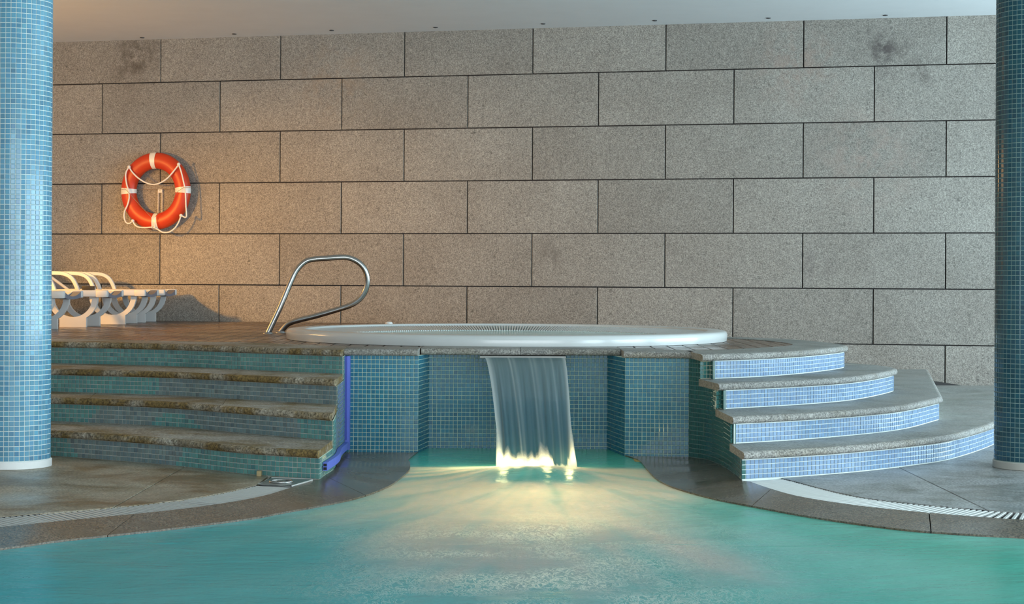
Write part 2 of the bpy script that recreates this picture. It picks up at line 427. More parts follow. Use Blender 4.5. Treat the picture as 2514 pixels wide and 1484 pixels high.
def lay_tiles(tiles, parent, colour, limit=300, vary=.22, name='tile'):
    """the ones that show largest become objects, the rest one joined part"""
    scored = []
    for t in tiles:
        x, y, z, ang, sx, sz = t
        nx, ny = math.sin(ang), -math.cos(ang)
        d = math.sqrt(x * x + y * y + (z - HC) ** 2)
        u, v = px(x, y, z) if y > .5 else (-1, -1)
        seen = (0 < u < 2514 and 0 < v < 1484)
        f = (-x * nx - y * ny) / d
        scored.append(((f / d / d if seen and f > 0 else -1), t))
    scored.sort(key=lambda q: -q[0])
    many_v = []; many_f = []; cols = []; k = 0
    for i, (sc, t) in enumerate(scored):
        x, y, z, ang, sx, sz = t
        c = colour((x, y, z)) if callable(colour) else colour
        r = random.gauss(0, vary * .5); h = random.uniform(-.5, .5) * vary * .5
        c = (max(.004, c[0] * (1 + r - h)), max(.004, c[1] * (1 + r)), max(.004, c[2] * (1 + r * .8 + h)), 1)
        if i < limit:
            o = bpy.data.objects.new(name, tile_me); COL.objects.link(o); o.parent = parent
            o.location = Vector((x, y, z)) - Vector(parent.location)
            o.rotation_euler = (0, 0, ang); o.scale = (sx, 1, sz); o.color = c
        else:
            ca, sa = math.cos(ang), math.sin(ang)
            V = TVN * np.array([sx, 1, sz])
            W = np.stack([V[:, 0] * ca - V[:, 1] * sa + x, V[:, 0] * sa + V[:, 1] * ca + y, V[:, 2] + z], 1) - np.array(parent.location)
            many_v.append(W); many_f += [tuple(q + k for q in f) for f in TF]; k += len(TV); cols += [c] * len(TV)
    if many_v:
        me = bpy.data.meshes.new('mosaic_tiles'); me.from_pydata(np.concatenate(many_v).tolist(), [], many_f)
        at = me.color_attributes.new('tint', 'FLOAT_COLOR', 'POINT')
        at.data.foreach_set('color', np.array(cols, dtype=np.float32).ravel())
        o = link('mosaic_tiles', me, M['tile_many'], parent); o['kind'] = 'stuff'

# ---------------------------------------------------------------- room shell
CEIL = 3.348
# granite wall: local x along the wall, -y towards the room
wall = box('wall_back', (-9, .03, -.2), (14, .2, CEIL + .3), M['trough'])
wall.location = (WX, WY, 0); wall.rotation_euler = (0, 0, -TH)
struct(wall, 'large granite slab wall behind the spa tub')
JG = .005
slab_cache = {}
for row in range(1, 8):
    z1 = 3.42 - .5 * (row - 1); z0 = z1 - .5
    z1 = min(z1, CEIL + .02); z0 = max(z0, -.02)
    off = 0 if row % 2 else -.5
    for k in range(-5, 11):
        key = (round(z0 - z1, 3))
        if key not in slab_cache:
            w = SW; h = z1 - z0
            bm = bmesh.new(); box_bm(bm, (JG, 0, JG), (w - JG, .034, h - JG), None, .0025)
            me = bpy.data.meshes.new('slab'); bm.to_mesh(me); bm.free(); me.materials.append(M['granite_wall']); slab_cache[key] = me
        o = bpy.data.objects.new('slab', slab_cache[key]); COL.objects.link(o); o.parent = wall
        o.location = ((k + off) * SW, random.uniform(-.002, .002), z0)
ceil = prism('ceiling', [(-10, -1), (9, -1), (9, 15.0), (9, 18.6), (-10, 18.6)], CEIL, CEIL + .25, M['ceiling']); struct(ceil)
wl = box('wall_left', (-10.2, -1, -.3), (-10, 19, CEIL + .1), M['white_paint']); struct(wl)

# ---------------------------------------------------------------- plan curves (metres; x right, y away)
R = 0.1416; DK = 4 * R; CT = 0.039
L = [cat([(-6.5, 10.95), (-4.5, 10.15), (-3.3, 9.74), (-2.535, 9.392), (-1.816, 8.966), (-1.315, 8.55), (-.935, 8.351)]),
     cat([(-6.5, 11.2), (-4.5, 10.45), (-3.3, 10.15), (-2.692, 9.97), (-1.983, 9.68), (-1.425, 9.24), (-.925, 8.855)]),
     cat([(-6.5, 11.5), (-4.5, 10.90), (-3.4, 10.63), (-2.81, 10.44), (-2.077, 10.18), (-1.516, 9.82), (-.966, 9.465)]),
     cat([(-6.5, 12.0), (-4.5, 11.50), (-3.5, 11.25), (-2.997, 11.09), (-2.2, 10.80), (-1.6, 10.38), (-.986, 9.985)])]
L_in = cat([(-6.5, 12.4), (-4.5, 11.9), (-3.5, 11.68), (-2.9, 11.5), (-1.74, 11.05), (-1.35, 10.75), (-1.0, 10.45)])
RR = [cat([(1.131, 8.40), (1.38, 8.532), (1.724, 8.751), (2.112, 9.093), (2.456, 9.495), (2.972, 10.453), (3.5, 11.8), (4.1, 13.95)]),
      np.concatenate([cat([(1.125, 8.788), (1.541, 9.051), (1.98, 9.429), (2.274, 9.795), (2.6, 10.40)]), resample([(2.6, 10.40), (3.31, 13.68)], .1)[1:]]),
      cat([(1.108, 9.258), (1.644, 9.662), (2.029, 10.088), (2.395, 10.8), (2.46, 11.1), (2.43, 11.4), (2.30, 11.62), (2.0, 11.95), (1.75, 12.05)]),
      cat([(1.06, 9.63), (1.424, 9.906), (1.755, 10.30), (2.10, 10.92), (2.165, 11.23), (2.135, 11.65), (2.05, 12.07), (1.9, 12.44), (1.63, 12.66), (1.2, 12.9)])]
R_in = cat([(1.03, 10.10), (1.3, 10.33), (1.641, 10.77), (1.84, 11.20), (1.80, 11.83), (1.60, 12.40), (1.2, 12.66)])
T2_in = cat([(1.108, 9.258), (1.644, 9.662), (2.029, 10.088), (2.35, 10.8), (2.3, 11.6), (2.0, 13.5)])
T1_in = np.concatenate([RR[1], [(3.36, 13.9)]])

PROF = [(-.016, -CT), (-.006, -CT * .93), (.0, -CT * .72), (.001, -CT * .45), (-.003, -CT * .18), (-.012, -.0015), (-.024, 0)]   # nose, outwards then up
def tread_stones(outer, inner, ztop, cuts, m_top, m_nose, parent, over=.022, name='tread_stone', tuck=.03):
    n = max(len(outer), 12)
    A = resample(outer, n=n); B = resample(inner, n=n)
    NA = normals(A); O = A + NA * over
    Bv = B - A; Bl = np.linalg.norm(Bv, axis=1)[:, None]; Bt = B + Bv / (Bl + 1e-9) * tuck
    cuts = [0.0] + list(cuts) + [1.0]
    for c0, c1 in zip(cuts[:-1], cuts[1:]):
        i0, i1 = int(round(c0 * (n - 1))), int(round(c1 * (n - 1)))
        ids = list(range(i0, i1 + 1)); m = len(PROF) + 2
        vs = []; fs = []; mi = []
        for q, i in enumerate(ids):
            sh = np.zeros(2); tang = np.array([-NA[i, 1], NA[i, 0]])
            if q == 0: sh = tang * .0015
            if q == len(ids) - 1: sh = -tang * .0015
            b = Bt[i] + sh
            vs.append((b[0], b[1], ztop - CT))
            for dx, dz in PROF:
                p = O[i] + NA[i] * dx + sh; vs.append((p[0], p[1], ztop + dz))
            vs.append((b[0], b[1], ztop))
        for q in range(len(ids) - 1):
            for k in range(m):
                l = (k + 1) % m
                fs.append((q * m + k, (q + 1) * m + k, (q + 1) * m + l, q * m + l)); mi.append(1 if 1 <= k < m - 2 else 0)
        fs.append(tuple(range(m))); mi.append(1); fs.append(tuple((len(ids) - 1) * m + k for k in range(m))[::-1]); mi.append(1)
        me = bpy.data.meshes.new(name); me.from_pydata(vs, [], fs)
        me.materials.append(m_top); me.materials.append(m_nose); me.polygons.foreach_set('material_index', mi)
        bm = bmesh.new(); bm.from_mesh(me); bmesh.ops.recalc_face_normals(bm, faces=bm.faces); bm.to_mesh(me); bm.free()
        me.polygons.foreach_set('use_smooth', [True] * len(fs)); me.set_sharp_from_angle(angle=math.radians(45))
        link(name, me, None, parent)

def trim(P, side):
    xf = lambda y: float(np.interp(y, FLK[side][0], FLK[side][1]))
    return [(min(p[0], xf(p[1]) - .004), p[1]) if side == 'l' else (max(p[0], xf(p[1]) + .004), p[1]) for p in P]
def riser_core(curve, back, z0, z1, mat, parent, side):
    curve = trim(curve, side); back = trim(back, side)
    return prism('riser', [tuple(p) for p in curve] + [tuple(p) for p in back[::-1]], z0, z1, mat, parent)

# ------------------------------------------------ left stairs
PANEL_L = 10.15; PANEL_R = 9.97; RECESS = 10.42; BASE = -.045
flank_l = cat([(-.935, 8.351), (-.922, 8.9), (-.965, 9.5), (-.985, PANEL_L)], .02)
flank_r = cat([(1.035, PANEL_R), (1.118, 9.76), (1.146, 9.25), (1.131, 8.40)], .02)
FLK = {'l': (flank_l[:, 1], flank_l[:, 0]), 'r': (flank_r[::-1, 1], flank_r[::-1, 0])}
st_l = thing('stairs', 'four curved granite steps with teal mosaic risers and rusty stained noses, left of the waterfall', 'stairs')
back_l = [(-1.0, 10.3), (-6.5, 12.2)]
teal = lambda p: (.095, .235, .22) if noise.noise(Vector(p) * 1.6) < .18 else (.14, .19, .19)
tl = []
for i in range(4):
    core = L[i] - normals(L[i]) * .002
    nxt = L[i + 1] if i < 3 else L_in
    inner = nxt - normals(nxt) * .12 if i < 3 else L_in
    riser_core(core, inner, i * R - (.02 if i else .06), (i + 1) * R - CT, M['grout_brown'], st_l, 'l')
    tile_points(L[i][L[i][:, 0] > -3.2], i * R, (i + 1) * R - CT - .001, tl)
def step_top(rs, x_of):
    def f(p):
        h = R
        for i in (1, 2, 3):
            if p[1] > rs[i]: h = (i + 1) * R
        return h - CT
    return f
def flank_wall(P, rs, mat, parent, z0=BASE):
    """side of the steps, one tier per step so that it climbs in clean steps"""
    S = resample(P, .012); N = normals(S); vs = []; fs = []
    order = S[:, 1].argsort()
    for i in range(4):
        idx = [k for k in order if S[k, 1] > rs[i] + .001]
        za, zb = (z0 - .03 if i == 0 else i * R - CT - .002), (i + 1) * R - CT
        b0 = len(vs)
        for k in idx:
            for d in (-.002, -.016):
                p = S[k] + N[k] * d; vs += [(p[0], p[1], za), (p[0], p[1], zb)]
        n = len(idx)
        for q in range(n - 1):
            a = b0 + 4 * q; b = a + 4
            fs += [(a, b, b + 1, a + 1), (a + 2, b + 2, b + 3, a + 3), (a + 1, b + 1, b + 3, a + 3), (a, b, b + 2, a + 2)]
        fs += [(b0, b0 + 1, b0 + 3, b0 + 2), tuple(b0 + 4 * (n - 1) + k for k in (0, 1, 3, 2))]
    return mesh('side_wall', vs, fs, mat, parent)
top_l = step_top([8.351, 8.865, 9.472, 9.993], None)
zb_l = lambda p: 0.0 - .045 * max(0, min(1, (p[1] - 8.6) / 1.3))
flank_wall(flank_l, [8.351, 8.865, 9.472, 9.993], M['grout'], st_l)
tile_points(flank_l, zb_l, top_l, tl)
lay_tiles(tl, st_l, teal)
sc = [.16, .36, .55, .70, .86]
for i in range(3):
    tread_stones(L[i], L[i + 1], (i + 1) * R, [c + .015 * ((i * 7) % 3 - 1) for c in sc], M['granite_step'], M['granite_nose'], st_l)
tread_stones(L[3], L_in, DK, sc, M['granite_step'], M['granite_nose'], st_l, tuck=.0, name='coping_stone')

# ------------------------------------------------ right stairs
st_r = thing('stairs', 'four fan shaped clean grey granite steps with skylight-tinted blue mosaic risers, right of the waterfall', 'stairs')
tr_ = []
blue = (.20, .30, .44)  # mosaic blue paled, skylight on the risers put into the colour
inn = [T1_in, T2_in, RR[3], R_in]
for i in range(4):
    core = RR[i] - normals(RR[i]) * .002
    inner = inn[i] - normals(inn[i]) * .10 if i < 3 else R_in
    riser_core(core, inner, i * R - (.02 if i else .06), (i + 1) * R - CT, M['grout_pale'], st_r, 'r')
    seg = RR[i][RR[i][:, 1] < (11.4 if i == 0 else 10.41 if i == 1 else 11.4)]
    tile_points(seg, i * R + .004, (i + 1) * R - CT - .004, tr_)
top_r = step_top([8.40, 8.788, 9.258, 9.63], None)
flank_wall(flank_r, [8.40, 8.788, 9.258, 9.63], M['grout_shaded'], st_r)
fr_t = []
tile_points(flank_r, lambda p: -.045 * max(0, min(1, (p[1] - 8.6) / 1.3)), top_r, fr_t)
lay_tiles(tr_ + fr_t, st_r, lambda p: blue if (p[0] > 1.149 or abs(p[0] - 1.13) > .03 and p[1] < 9.5 and p[0] > 1.149) else (.035, .115, .105), vary=.12)  # flank facing left: its shade is put into the darker tile colour
for i in range(3):
    tread_stones(RR[i], inn[i], (i + 1) * R, [[.30, .62], [.24, .5, .8], [.33, .6]][i], M['granite_grey'], M['granite_grey_nose'], st_r)
tread_stones(RR[3], R_in, DK, [.22, .45, .7], M['granite_grey'], M['granite_grey_nose'], st_r, tuck=0, name='coping_stone')

# ------------------------------------------------ tiled podium with the waterfall recess
pod = thing('podium', 'blue mosaic podium wall with a recess for the waterfall under the white tub', 'podium')
front = [(-.985, PANEL_L), (-.552, PANEL_L - .02), (-.505, RECESS), (.585, RECESS), (.665, PANEL_R + .03), (1.035, PANEL_R)]
prism('core', [(p[0], p[1] + .002) for p in front] + [(1.0, 10.9), (-.95, 10.9)], -.6, DK - CT, M['grout'], pod)
pt = []
for a, b in zip(front[:-1], front[1:]):
    tile_points(resample([a, b], n=2), -.16, DK - CT, pt)
lay_tiles(pt, pod, lambda p: (.020, .150, .225), vary=.15)
cop = [[(-.99, PANEL_L), (-.552, PANEL_L - .02), (-.545, PANEL_L + .02)], [(-.545, RECESS - .16), (.03, RECESS - .17), (.655, RECESS - .17)], [(.655, PANEL_R + .03), (1.06, PANEL_R)]]
inn_c = [[(-.99, 10.47), (-.545, 10.47)], [(-.545, 10.95), (.655, 10.95)], [(.655, 10.6), (1.06, 10.13)]]
tread_stones(resample(cop[0][:2], .06), resample(inn_c[0], n=20), DK, [], M['granite_grey'], M['granite_grey_nose'], pod, .03, 'coping_stone', 0)
tread_stones(resample(cop[1], .06), resample(inn_c[1], n=20), DK, [.5], M['granite_grey'], M['granite_grey_nose'], pod, .0, 'coping_stone', 0)
tread_stones(resample(cop[2], .06), resample(inn_c[2], n=20), DK, [], M['granite_grey'], M['granite_grey_nose'], pod, .03, 'coping_stone', 0)
prism('bed', [(-1.0, 10.47), (-.5, 10.47), (1.0, 10.6), (1.0, 11.0), (-1.0, 11.0)], DK - .2, DK - .036, M['granite_grey'], pod)

# ------------------------------------------------ wooden deck
deck = thing('deck', 'wet brown plank deck around the white tub', 'deck')
TUB = (-.035, 12.13); TUB_R = 1.55
front_line = [tuple(p) for p in L_in] + [(-.99, 10.47), (.655, 10.62)] + [tuple(p) for p in R_in if p[0] < 1.845][:]
def wall_y(x): return WY - math.tan(TH) * (x - WX)
FL = np.array([p for p in L_in] + [(-.98, 10.46), (.66, 10.62), (1.03, 10.13)])
Rn = np.array(R_in); kx = int(np.argmax(Rn[:, 0])); RF = Rn[:kx + 1]; RBk = Rn[kx:][::-1]
w = .112; x = -6.4
while x < 1.80:
    x0, x1 = x + .005, x + w - .005; xs = np.linspace(x0, x1, 3)
    def fy(q): return float(np.interp(q, np.r_[FL[:, 0], RF[:, 0]], np.r_[FL[:, 1], RF[:, 1]]))
    def by(q):
        if q < .95: return wall_y(q) - .055
        return float(np.interp(q, RBk[:, 0], RBk[:, 1])) if q > 1.2 else 12.66 + (1.2 - q) * .5
    fr = [(q, fy(q)) for q in xs]; bk = [(q, by(q)) for q in xs]
    pieces = []
    dx = [q - TUB[0] for q in xs]
    if max(abs(d) for d in dx) < TUB_R - .03 and min(abs(d) for d in dx) < TUB_R - .06:
        hb = [math.sqrt(max(0, (TUB_R - .04) ** 2 - d * d)) for d in dx]
        near = [(q, TUB[1] - h) for q, h in zip(xs, hb)]; far = [(q, TUB[1] + h) for q, h in zip(xs, hb)]
        if min(n[1] - f[1] for n, f in zip(near, fr)) > .02: pieces.append(fr + near[::-1])
        if min(b[1] - f[1] for f, b in zip(far, bk)) > .02: pieces.append(far + bk[::-1])
    else: pieces.append(fr + bk[::-1])
    for pc in pieces: prism_bev('plank', pc, DK - .03, DK - .004, M['wood'], deck, .002)
    x += w
prism('joist_bed', [(-6.45, 12.6)] + [tuple(p) for p in L_in[::6]] + [(-.98, 10.5), (.7, 10.7)] + [tuple(p) for p in R_in[::4]] + [(.95, wall_y(.95) - .03), (-6.45, wall_y(-6.45) - .03)], -.1, DK - .035, M['trough'], deck)

# ------------------------------------------------ hot tub
tub = thing('hot_tub', 'large round white spa tub set in the deck above the waterfall', 'tub', (TUB[0], TUB[1], DK - .006))
rim = lathe('rim', [(1.535, 0), (1.548, .004), (1.552, .045), (1.548, .060), (1.536, .070), (1.515, .074), (1.44, .076), (1.415, .072), (1.405, .060), (1.40, .02)], M['acrylic'], tub, 160)
lathe('basin', [(1.41, .065), (1.395, .03), (1.24, .02), (1.21, .026), (1.19, .015), (1.12, -.2), (.9, -.42), (.4, -.45), (.001, -.45)], M['acrylic_inner'], tub, 120)
vs = []; fs = []
NS = 400
for i in range(NS):
    a = 2 * PI * i / NS; ca, sa = math.cos(a), math.sin(a); hw = .0055
    pts = [(1.232, .030), (1.41, .062), (1.41, .048), (1.232, .020)]
    k = len(vs)
    for sgn in (-1, 1):
        for r, z in pts: vs.append((r * ca - sgn * hw * sa, r * sa + sgn * hw * ca, z))
    fs += [(k, k + 1, k + 5, k + 4), (k + 1, k + 2, k + 6, k + 5), (k + 3, k, k + 4, k + 7), (k, k + 3, k + 2, k + 1), (k + 4, k + 5, k + 6, k + 7)]
o = mesh('overflow_slats', vs, fs, M['acrylic'], tub); o['kind'] = 'stuff'
lathe('tub_water', [(1.238, .024), (.8, .025), (.001, .025)], M['tub_water'], tub, 96)
bm = bmesh.new(); bmesh.ops.create_uvsphere(bm, u_segments=16, v_segments=8, radius=.03, matrix=Matrix.Translation((-.92, 1.17, .078)) @ Matrix.Diagonal((1, 1, .45, 1)))
from_bm('air_button', bm, M['ring_band'], rim, True)

# ------------------------------------------------ handrail
def rail_pt(u, v, y): return ((u - 1257) / 4200 * y + 0, y, HC - (v - 690 - .00524 * (u - 1257)) / 4200 * y)
tr = [(658.8, 818.5), (688, 755), (710.6, 700), (723.5, 671), (736.4, 653.4), (752.6, 641), (773.6, 636.4), (802, 634.4), (830, 632.3), (854.5, 633), (878.7, 643.7), (895, 661.4), (902, 684), (899.8, 706.7), (888.4, 729.4), (869, 745.5), (846.4, 755), (781.7, 774.6), (736.4, 786), (717, 791.6), (704, 799), (689.5, 815.8)]
rp = [rail_pt(u, v, 13.06 + .20 * k / (len(tr) - 1)) for k, (u, v) in enumerate(tr)]
hr = thing('handrail', 'looped stainless steel grab rail standing on the deck at the left end of the tub', 'handrail', (rp[0][0], rp[0][1], DK - .004))
loc = [tuple(np.array(p) - np.array(hr.location)) for p in cat(rp, .02, 10)]
tube('rail', loc, .0212, M['steel'], hr, 16)
for p in (loc[0], loc[-1]):
    lathe('flange', [(.021, .010), (.034, .008), (.040, .003), (.041, 0)], M['brushed_steel'], hr, 24, (p[0], p[1], 0.0))

# ------------------------------------------------ pillars
def pillar(cx, cy, rad, label, colour, phase):
    o = thing('pillar', label, 'pillar', (cx, cy, 0))
    lathe('shaft', [(rad, 0.0), (rad, CEIL)], M['grout_pale'] if cx < 0 else M['grout_shaded'], o, 72)
    lathe('base_ring', [(rad + .004, 0), (rad + .008, .002), (rad + .008, .036), (rad + .004, .040), (rad - .01, .041)], M['white_paint'] if cx < 0 else M['white_paint_shaded'], o, 72)
    n = int(round(2 * PI * rad / T)); tl = []
    for i in range(n):
        a = 2 * PI * (i + phase) / n
        k = int((CEIL - .042) / T); hz = (CEIL - .042) / k
        for j in range(k):
            tl.append((cx + rad * math.cos(a), cy + rad * math.sin(a), .042 + (j + .5) * hz, a + PI / 2, (2 * PI * rad / n) / T, hz / T))
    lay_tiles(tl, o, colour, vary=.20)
    return o
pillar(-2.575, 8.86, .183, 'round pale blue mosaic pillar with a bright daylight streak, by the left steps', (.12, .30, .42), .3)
pillar(2.745, 9.05, .183, 'round blue mosaic pillar, shade painted in, at the foot of the right fan steps', (.013, .062, .085), .1)  # shade put into the tile colour of this pillar

# ------------------------------------------------ lower floor, pool edging, drains
LIP = -.04; WAT = -.048
k_ = 1.014 / 1.034
pool_l = [(-9, 3.0), (-6, 3.6), (-4, 4.6), (-2.9, 5.55), (-2.35, 6.02), (-1.953 * k_, 6.544 * k_), (-1.796 * k_, 6.737 * k_), (-1.644 * k_, 6.879 * k_), (-1.408 * k_, 7.094 * k_), (-1.12 * k_, 7.419 * k_), (-1.02 * k_, 7.593 * k_), (-.859 * k_, 7.861 * k_), (-.721 * k_, 8.151 * k_), (-.617 * k_, 8.581 * k_), (-.573 * k_, 9.021 * k_), (-.556 * k_, 9.363 * k_), (-.575 * k_, 9.73 * k_), (-.592 * k_, 9.88 * k_), (-.552, PANEL_L - .025)]
pool_r = [(.665, PANEL_R + .02), (.725, 9.72), (.735, 9.25), (.75, 8.80), (.81, 8.42), (.957, 8.0), (1.114, 7.72), (1.272, 7.45), (1.48, 7.18), (1.69, 6.99), (2.055, 6.845), (2.6, 6.73), (3.5, 6.62), (5, 6.55), (8, 6.5)]
PL = cat(pool_l, .04); PR = cat(pool_r, .04)
g_out_l = [(-9, 3.75), (-6, 4.3), (-4, 5.2), (-2.9, 6.2), (-2.45, 6.62), (-2.082, 6.974), (-1.984, 7.06), (-1.849, 7.16), (-1.684, 7.30), (-1.492, 7.50), (-1.441, 7.565), (-1.327, 7.78), (-1.199, 8.112)]
g_in_l = [(-9, 3.5), (-6, 4.05), (-4, 4.95), (-2.85, 5.92), (-2.38, 6.34), (-1.999, 6.695), (-1.855, 6.835), (-1.675, 6.99), (-1.437, 7.21), (-1.267, 7.42), (-1.119, 7.70), (-1.02, 8.06)]
GOL = cat(g_out_l, .03); GIL = cat(g_in_l, .03)
g_out_r = [(1.343, 8.50), (1.38, 8.40), (1.47, 8.08), (1.559, 7.83), (1.664, 7.66), (1.805, 7.53), (1.979, 7.40), (2.184, 7.28), (2.7, 7.14), (3.5, 7.02), (5, 6.95), (8, 6.9)]
g_in_r = [(1.163, 8.383), (1.22, 8.10), (1.314, 7.79), (1.503, 7.50), (1.746, 7.28), (1.989, 7.12), (2.15, 7.05), (2.7, 6.91), (3.5, 6.79), (5, 6.72), (8, 6.67)]
GOR = cat(g_out_r, .03); GIR = cat(g_in_r, .03)

floor_o = mesh('floor', [(-10, -1, -1.6), (9, -1, -1.6), (9, 15.2, -1.6), (-10, 18.6, -1.6)], [(0, 1, 2, 3)], M['trough']); struct(floor_o)
# sub-slabs either side of the pool carry the paving
def strip(name, A, B, za, zb, mat, parent, n=None, across=5, thick=.05, cuts=None):
    n = n or len(A); P = resample(A, n=n); Q = resample(B, n=n)
    cuts = [0] + list(cuts or []) + [1]
    for c0, c1 in zip(cuts[:-1], cuts[1:]):
        i0, i1 = int(round(c0 * (n - 1))), int(round(c1 * (n - 1))); vs = []; fs = []; m = across + 1
        for i in range(i0, i1 + 1):
            e = 0
            for k in range(m):
                u = k / across; p = P[i] * (1 - u) + Q[i] * u
                z = (za(P[i]) if callable(za) else za) * (1 - u) + (zb(Q[i]) if callable(zb) else zb) * u
                vs.append((p[0], p[1], z))
        N = (i1 - i0 + 1); base = len(vs)
        vs += [(v[0], v[1], v[2] - thick) for v in vs]
        for i in range(N - 1):
            for k in range(across):
                a = i * m + k; fs.append((a, a + 1, a + m + 1, a + m))
            fs += [(i * m, i * m + m, base + i * m + m, base + i * m), (i * m + across, i * m + across + m, base + i * m + across + m, base + i * m + across)]
        for i in (0, N - 1):
            for k in range(across):
                a = i * m + k; fs.append((a, a + 1, base + a + 1, base + a))
        # thin joint: pull both end rows in
        for end, nb in ((0, 1), (N - 1, N - 2)):
            for k in range(m):
                for bb in (0, base):
                    v = np.array(vs[bb + end * m + k]); t = np.array(vs[bb + nb * m + k]); d = t - v; l = np.linalg.norm(d) + 1e-9
                    vs[bb + end * m + k] = tuple(v + d / l * min(.0022, l * .4))
        mesh(name, vs, fs, mat, parent, smooth=True, auto=30)
# dark wet edging stones sloping into the pool
outer_l = np.concatenate([GIL, [(-.985, 8.30), (-.93, 8.36)], flank_l[3:] + np.array([.004, 0]), resample([(-.985, PANEL_L - .004), (-.556, PANEL_L - .022)], n=8)[1:]])
outer_l = np.array([p for p in outer_l])
zo = lambda p: -.045 * max(0, min(1, (p[1] - 8.6) / 1.3)) - .001
SL = 260
# match the two sides by hand: up to the stair corner, then round it
def match(outer, inner, pairs, n=SL):
    po = np.r_[0, np.cumsum(np.linalg.norm(np.diff(outer, axis=0), axis=1))]; pi_ = np.r_[0, np.cumsum(np.linalg.norm(np.diff(inner, axis=0), axis=1))]
    so = [0] + [po[np.argmin(np.linalg.norm(outer - np.array(a), axis=1))] for a, b in pairs] + [po[-1]]
    si = [0] + [pi_[np.argmin(np.linalg.norm(inner - np.array(b), axis=1))] for a, b in pairs] + [pi_[-1]]
    u = np.linspace(0, 1, n); ku = np.linspace(0, 1, len(so))
    ku = np.array(so) / so[-1]
    s1 = u * so[-1]; s2 = np.interp(u, ku, si)
    A = np.stack([np.interp(s1, po, outer[:, k]) for k in (0, 1)], 1); B = np.stack([np.interp(s2, pi_, inner[:, k]) for k in (0, 1)], 1)
    return A, B
A, B = match(outer_l, PL, [((-2.38, 6.34), (-2.2, 6.15)), ((-1.437, 7.21), (-1.3, 7.05)), ((-.93, 8.36), (-.66, 8.05)), ((-.985, PANEL_L - .004), (-.57, 9.68))])
strip('edge_stone', A, B, zo, LIP, M['wet_granite'], floor_o, n=SL, across=5, thick=.03, cuts=[.25, .42, .535, .70, .83])
outer_r = np.concatenate([resample([(.668, PANEL_R + .024), (1.04, PANEL_R - .006)], n=8)[:-1], flank_r - np.array([.004, 0]), [(1.15, 8.385)], GIR])
A, B = match(outer_r, PR, [((1.04, PANEL_R - .006), (.73, 9.6)), ((1.15, 8.385), (.84, 8.3)), ((1.503, 7.50), (1.33, 7.36)), ((2.15, 7.05), (2.1, 6.83))])
strip('edge_stone', A, B, zo, LIP, M['wet_granite'], floor_o, n=SL, across=5, thick=.03, cuts=[.12, .24, .345, .50, .75])
# paving slabs
def base_y(C, xq): return float(np.interp(xq, C[:, 0], C[:, 1]))
def paving(x0, x1, G, C, mat, up=.12):
    g = [(x0, base_y(G, x0))] + [tuple(p) for p in G if x0 < p[0] < x1] + [(x1, base_y(G, x1))]
    s = [(x0, base_y(C, x0) + up)] + [tuple(p + np.array([0, up])) for p in C[::3] if x0 < p[0] < x1] + [(x1, base_y(C, x1) + up)]
    prism_bev('paving_slab', g + s[::-1], -.06, 0, mat, floor_o, .0025)
xl = [-9.4, -7.9, -6.4, -5.2, -4.1, -3.0, -1.692, -1.205]
for a, b in zip(xl[:-1], xl[1:]): paving(a + .0022, b - .0022, GOL, L[0], M['paving'])
prism_bev('paving_slab', [(-1.20, 8.12), (-1.19, 8.56), (-.98, 8.44), (-.98, 8.375), (-1.17, 8.40)], -.06, 0, M['paving'], floor_o, .002)
RC = RR[0][RR[0][:, 0] < 3.02]
RC = np.concatenate([RC, [(3.6, 10.8), (9, 10.9)]])
GRs = np.array([p for p in GOR])
xr = [1.345, 2.045, 3.1, 4.4, 5.7, 7.0, 8.6]
for a, b in zip(xr[:-1], xr[1:]): paving(a + .0022, b - .0022, GRs, RC, M['paving_cool'])

prism_bev('paving_slab', [(3.0, 11.1), (8.6, 11.1), (8.6, wall_y(8.6) - .02), (1.0, wall_y(1.0) - .02), (1.0, 13.2), (3.0, 13.2)], -.06, -.003, M['paving_cool'], floor_o, .0025)
# pool shell: tiled lip and basin
shell = np.concatenate([PL, [(-.505, RECESS + .05), (.585, RECESS + .05)], PR])
basin_poly = [tuple(p) for p in shell] + [(8, -.9), (-9, -.9)]
vs = [(p[0], p[1], LIP - .032) for p in basin_poly] + [(p[0], p[1], -1.3) for p in basin_poly]; n = len(basin_poly)
pool_wall = mesh('wall_pool', vs, [(i, (i + 1) % n, n + (i + 1) % n, n + i) for i in range(n)] + [tuple(range(n, 2 * n))], M['grout']); struct(pool_wall)
# drain channels with white slats
def drain(OUT, INN, label, x_lo, x_hi, pitch, trough_cut=None):
    d = thing('drain_grate', label, 'drain grate')
    n = int(length(OUT) / pitch); P = resample(OUT, n=n); Q0 = resample(INN, .004)
    vs = []; fs = []; m = 0
    PP = resample(OUT, n=80); QQ = resample(INN, n=80); v = []; f = []
    for p, q in zip(PP, QQ):
        v += [(p[0], p[1], -.002), (p[0], p[1], -.09), (q[0], q[1], -.09), (q[0], q[1], -.006)]
    for i in range(79):
        for k in range(3): f.append((4 * i + k, 4 * i + 4 + k, 4 * i + 5 + k, 4 * i + 1 + k))
    mesh('channel', v, f, M['trough'], d)
    for i in range(1, n - 1):
        p = P[i]; tg = P[i + 1] - P[i - 1]; tg /= np.linalg.norm(tg)
        q = Q0[np.argmin(np.abs((Q0 - p) @ tg) + 10 * (np.linalg.norm(Q0 - p, axis=1) > .6))]
        if abs((q - p) @ tg) > .03: continue
        if not (x_lo < p[0] < x_hi): continue
        dv = q - p; ln = np.linalg.norm(dv)
        me = bar_mesh(round(float(ln), 2), pitch)
        o = bpy.data.objects.new('slat', me); COL.objects.link(o); o.parent = d
        o.location = ((p[0] + q[0]) / 2, (p[1] + q[1]) / 2, -.003); o.rotation_euler = (0, 0, math.atan2(dv[1], dv[0]))
    return d
_bars = {}
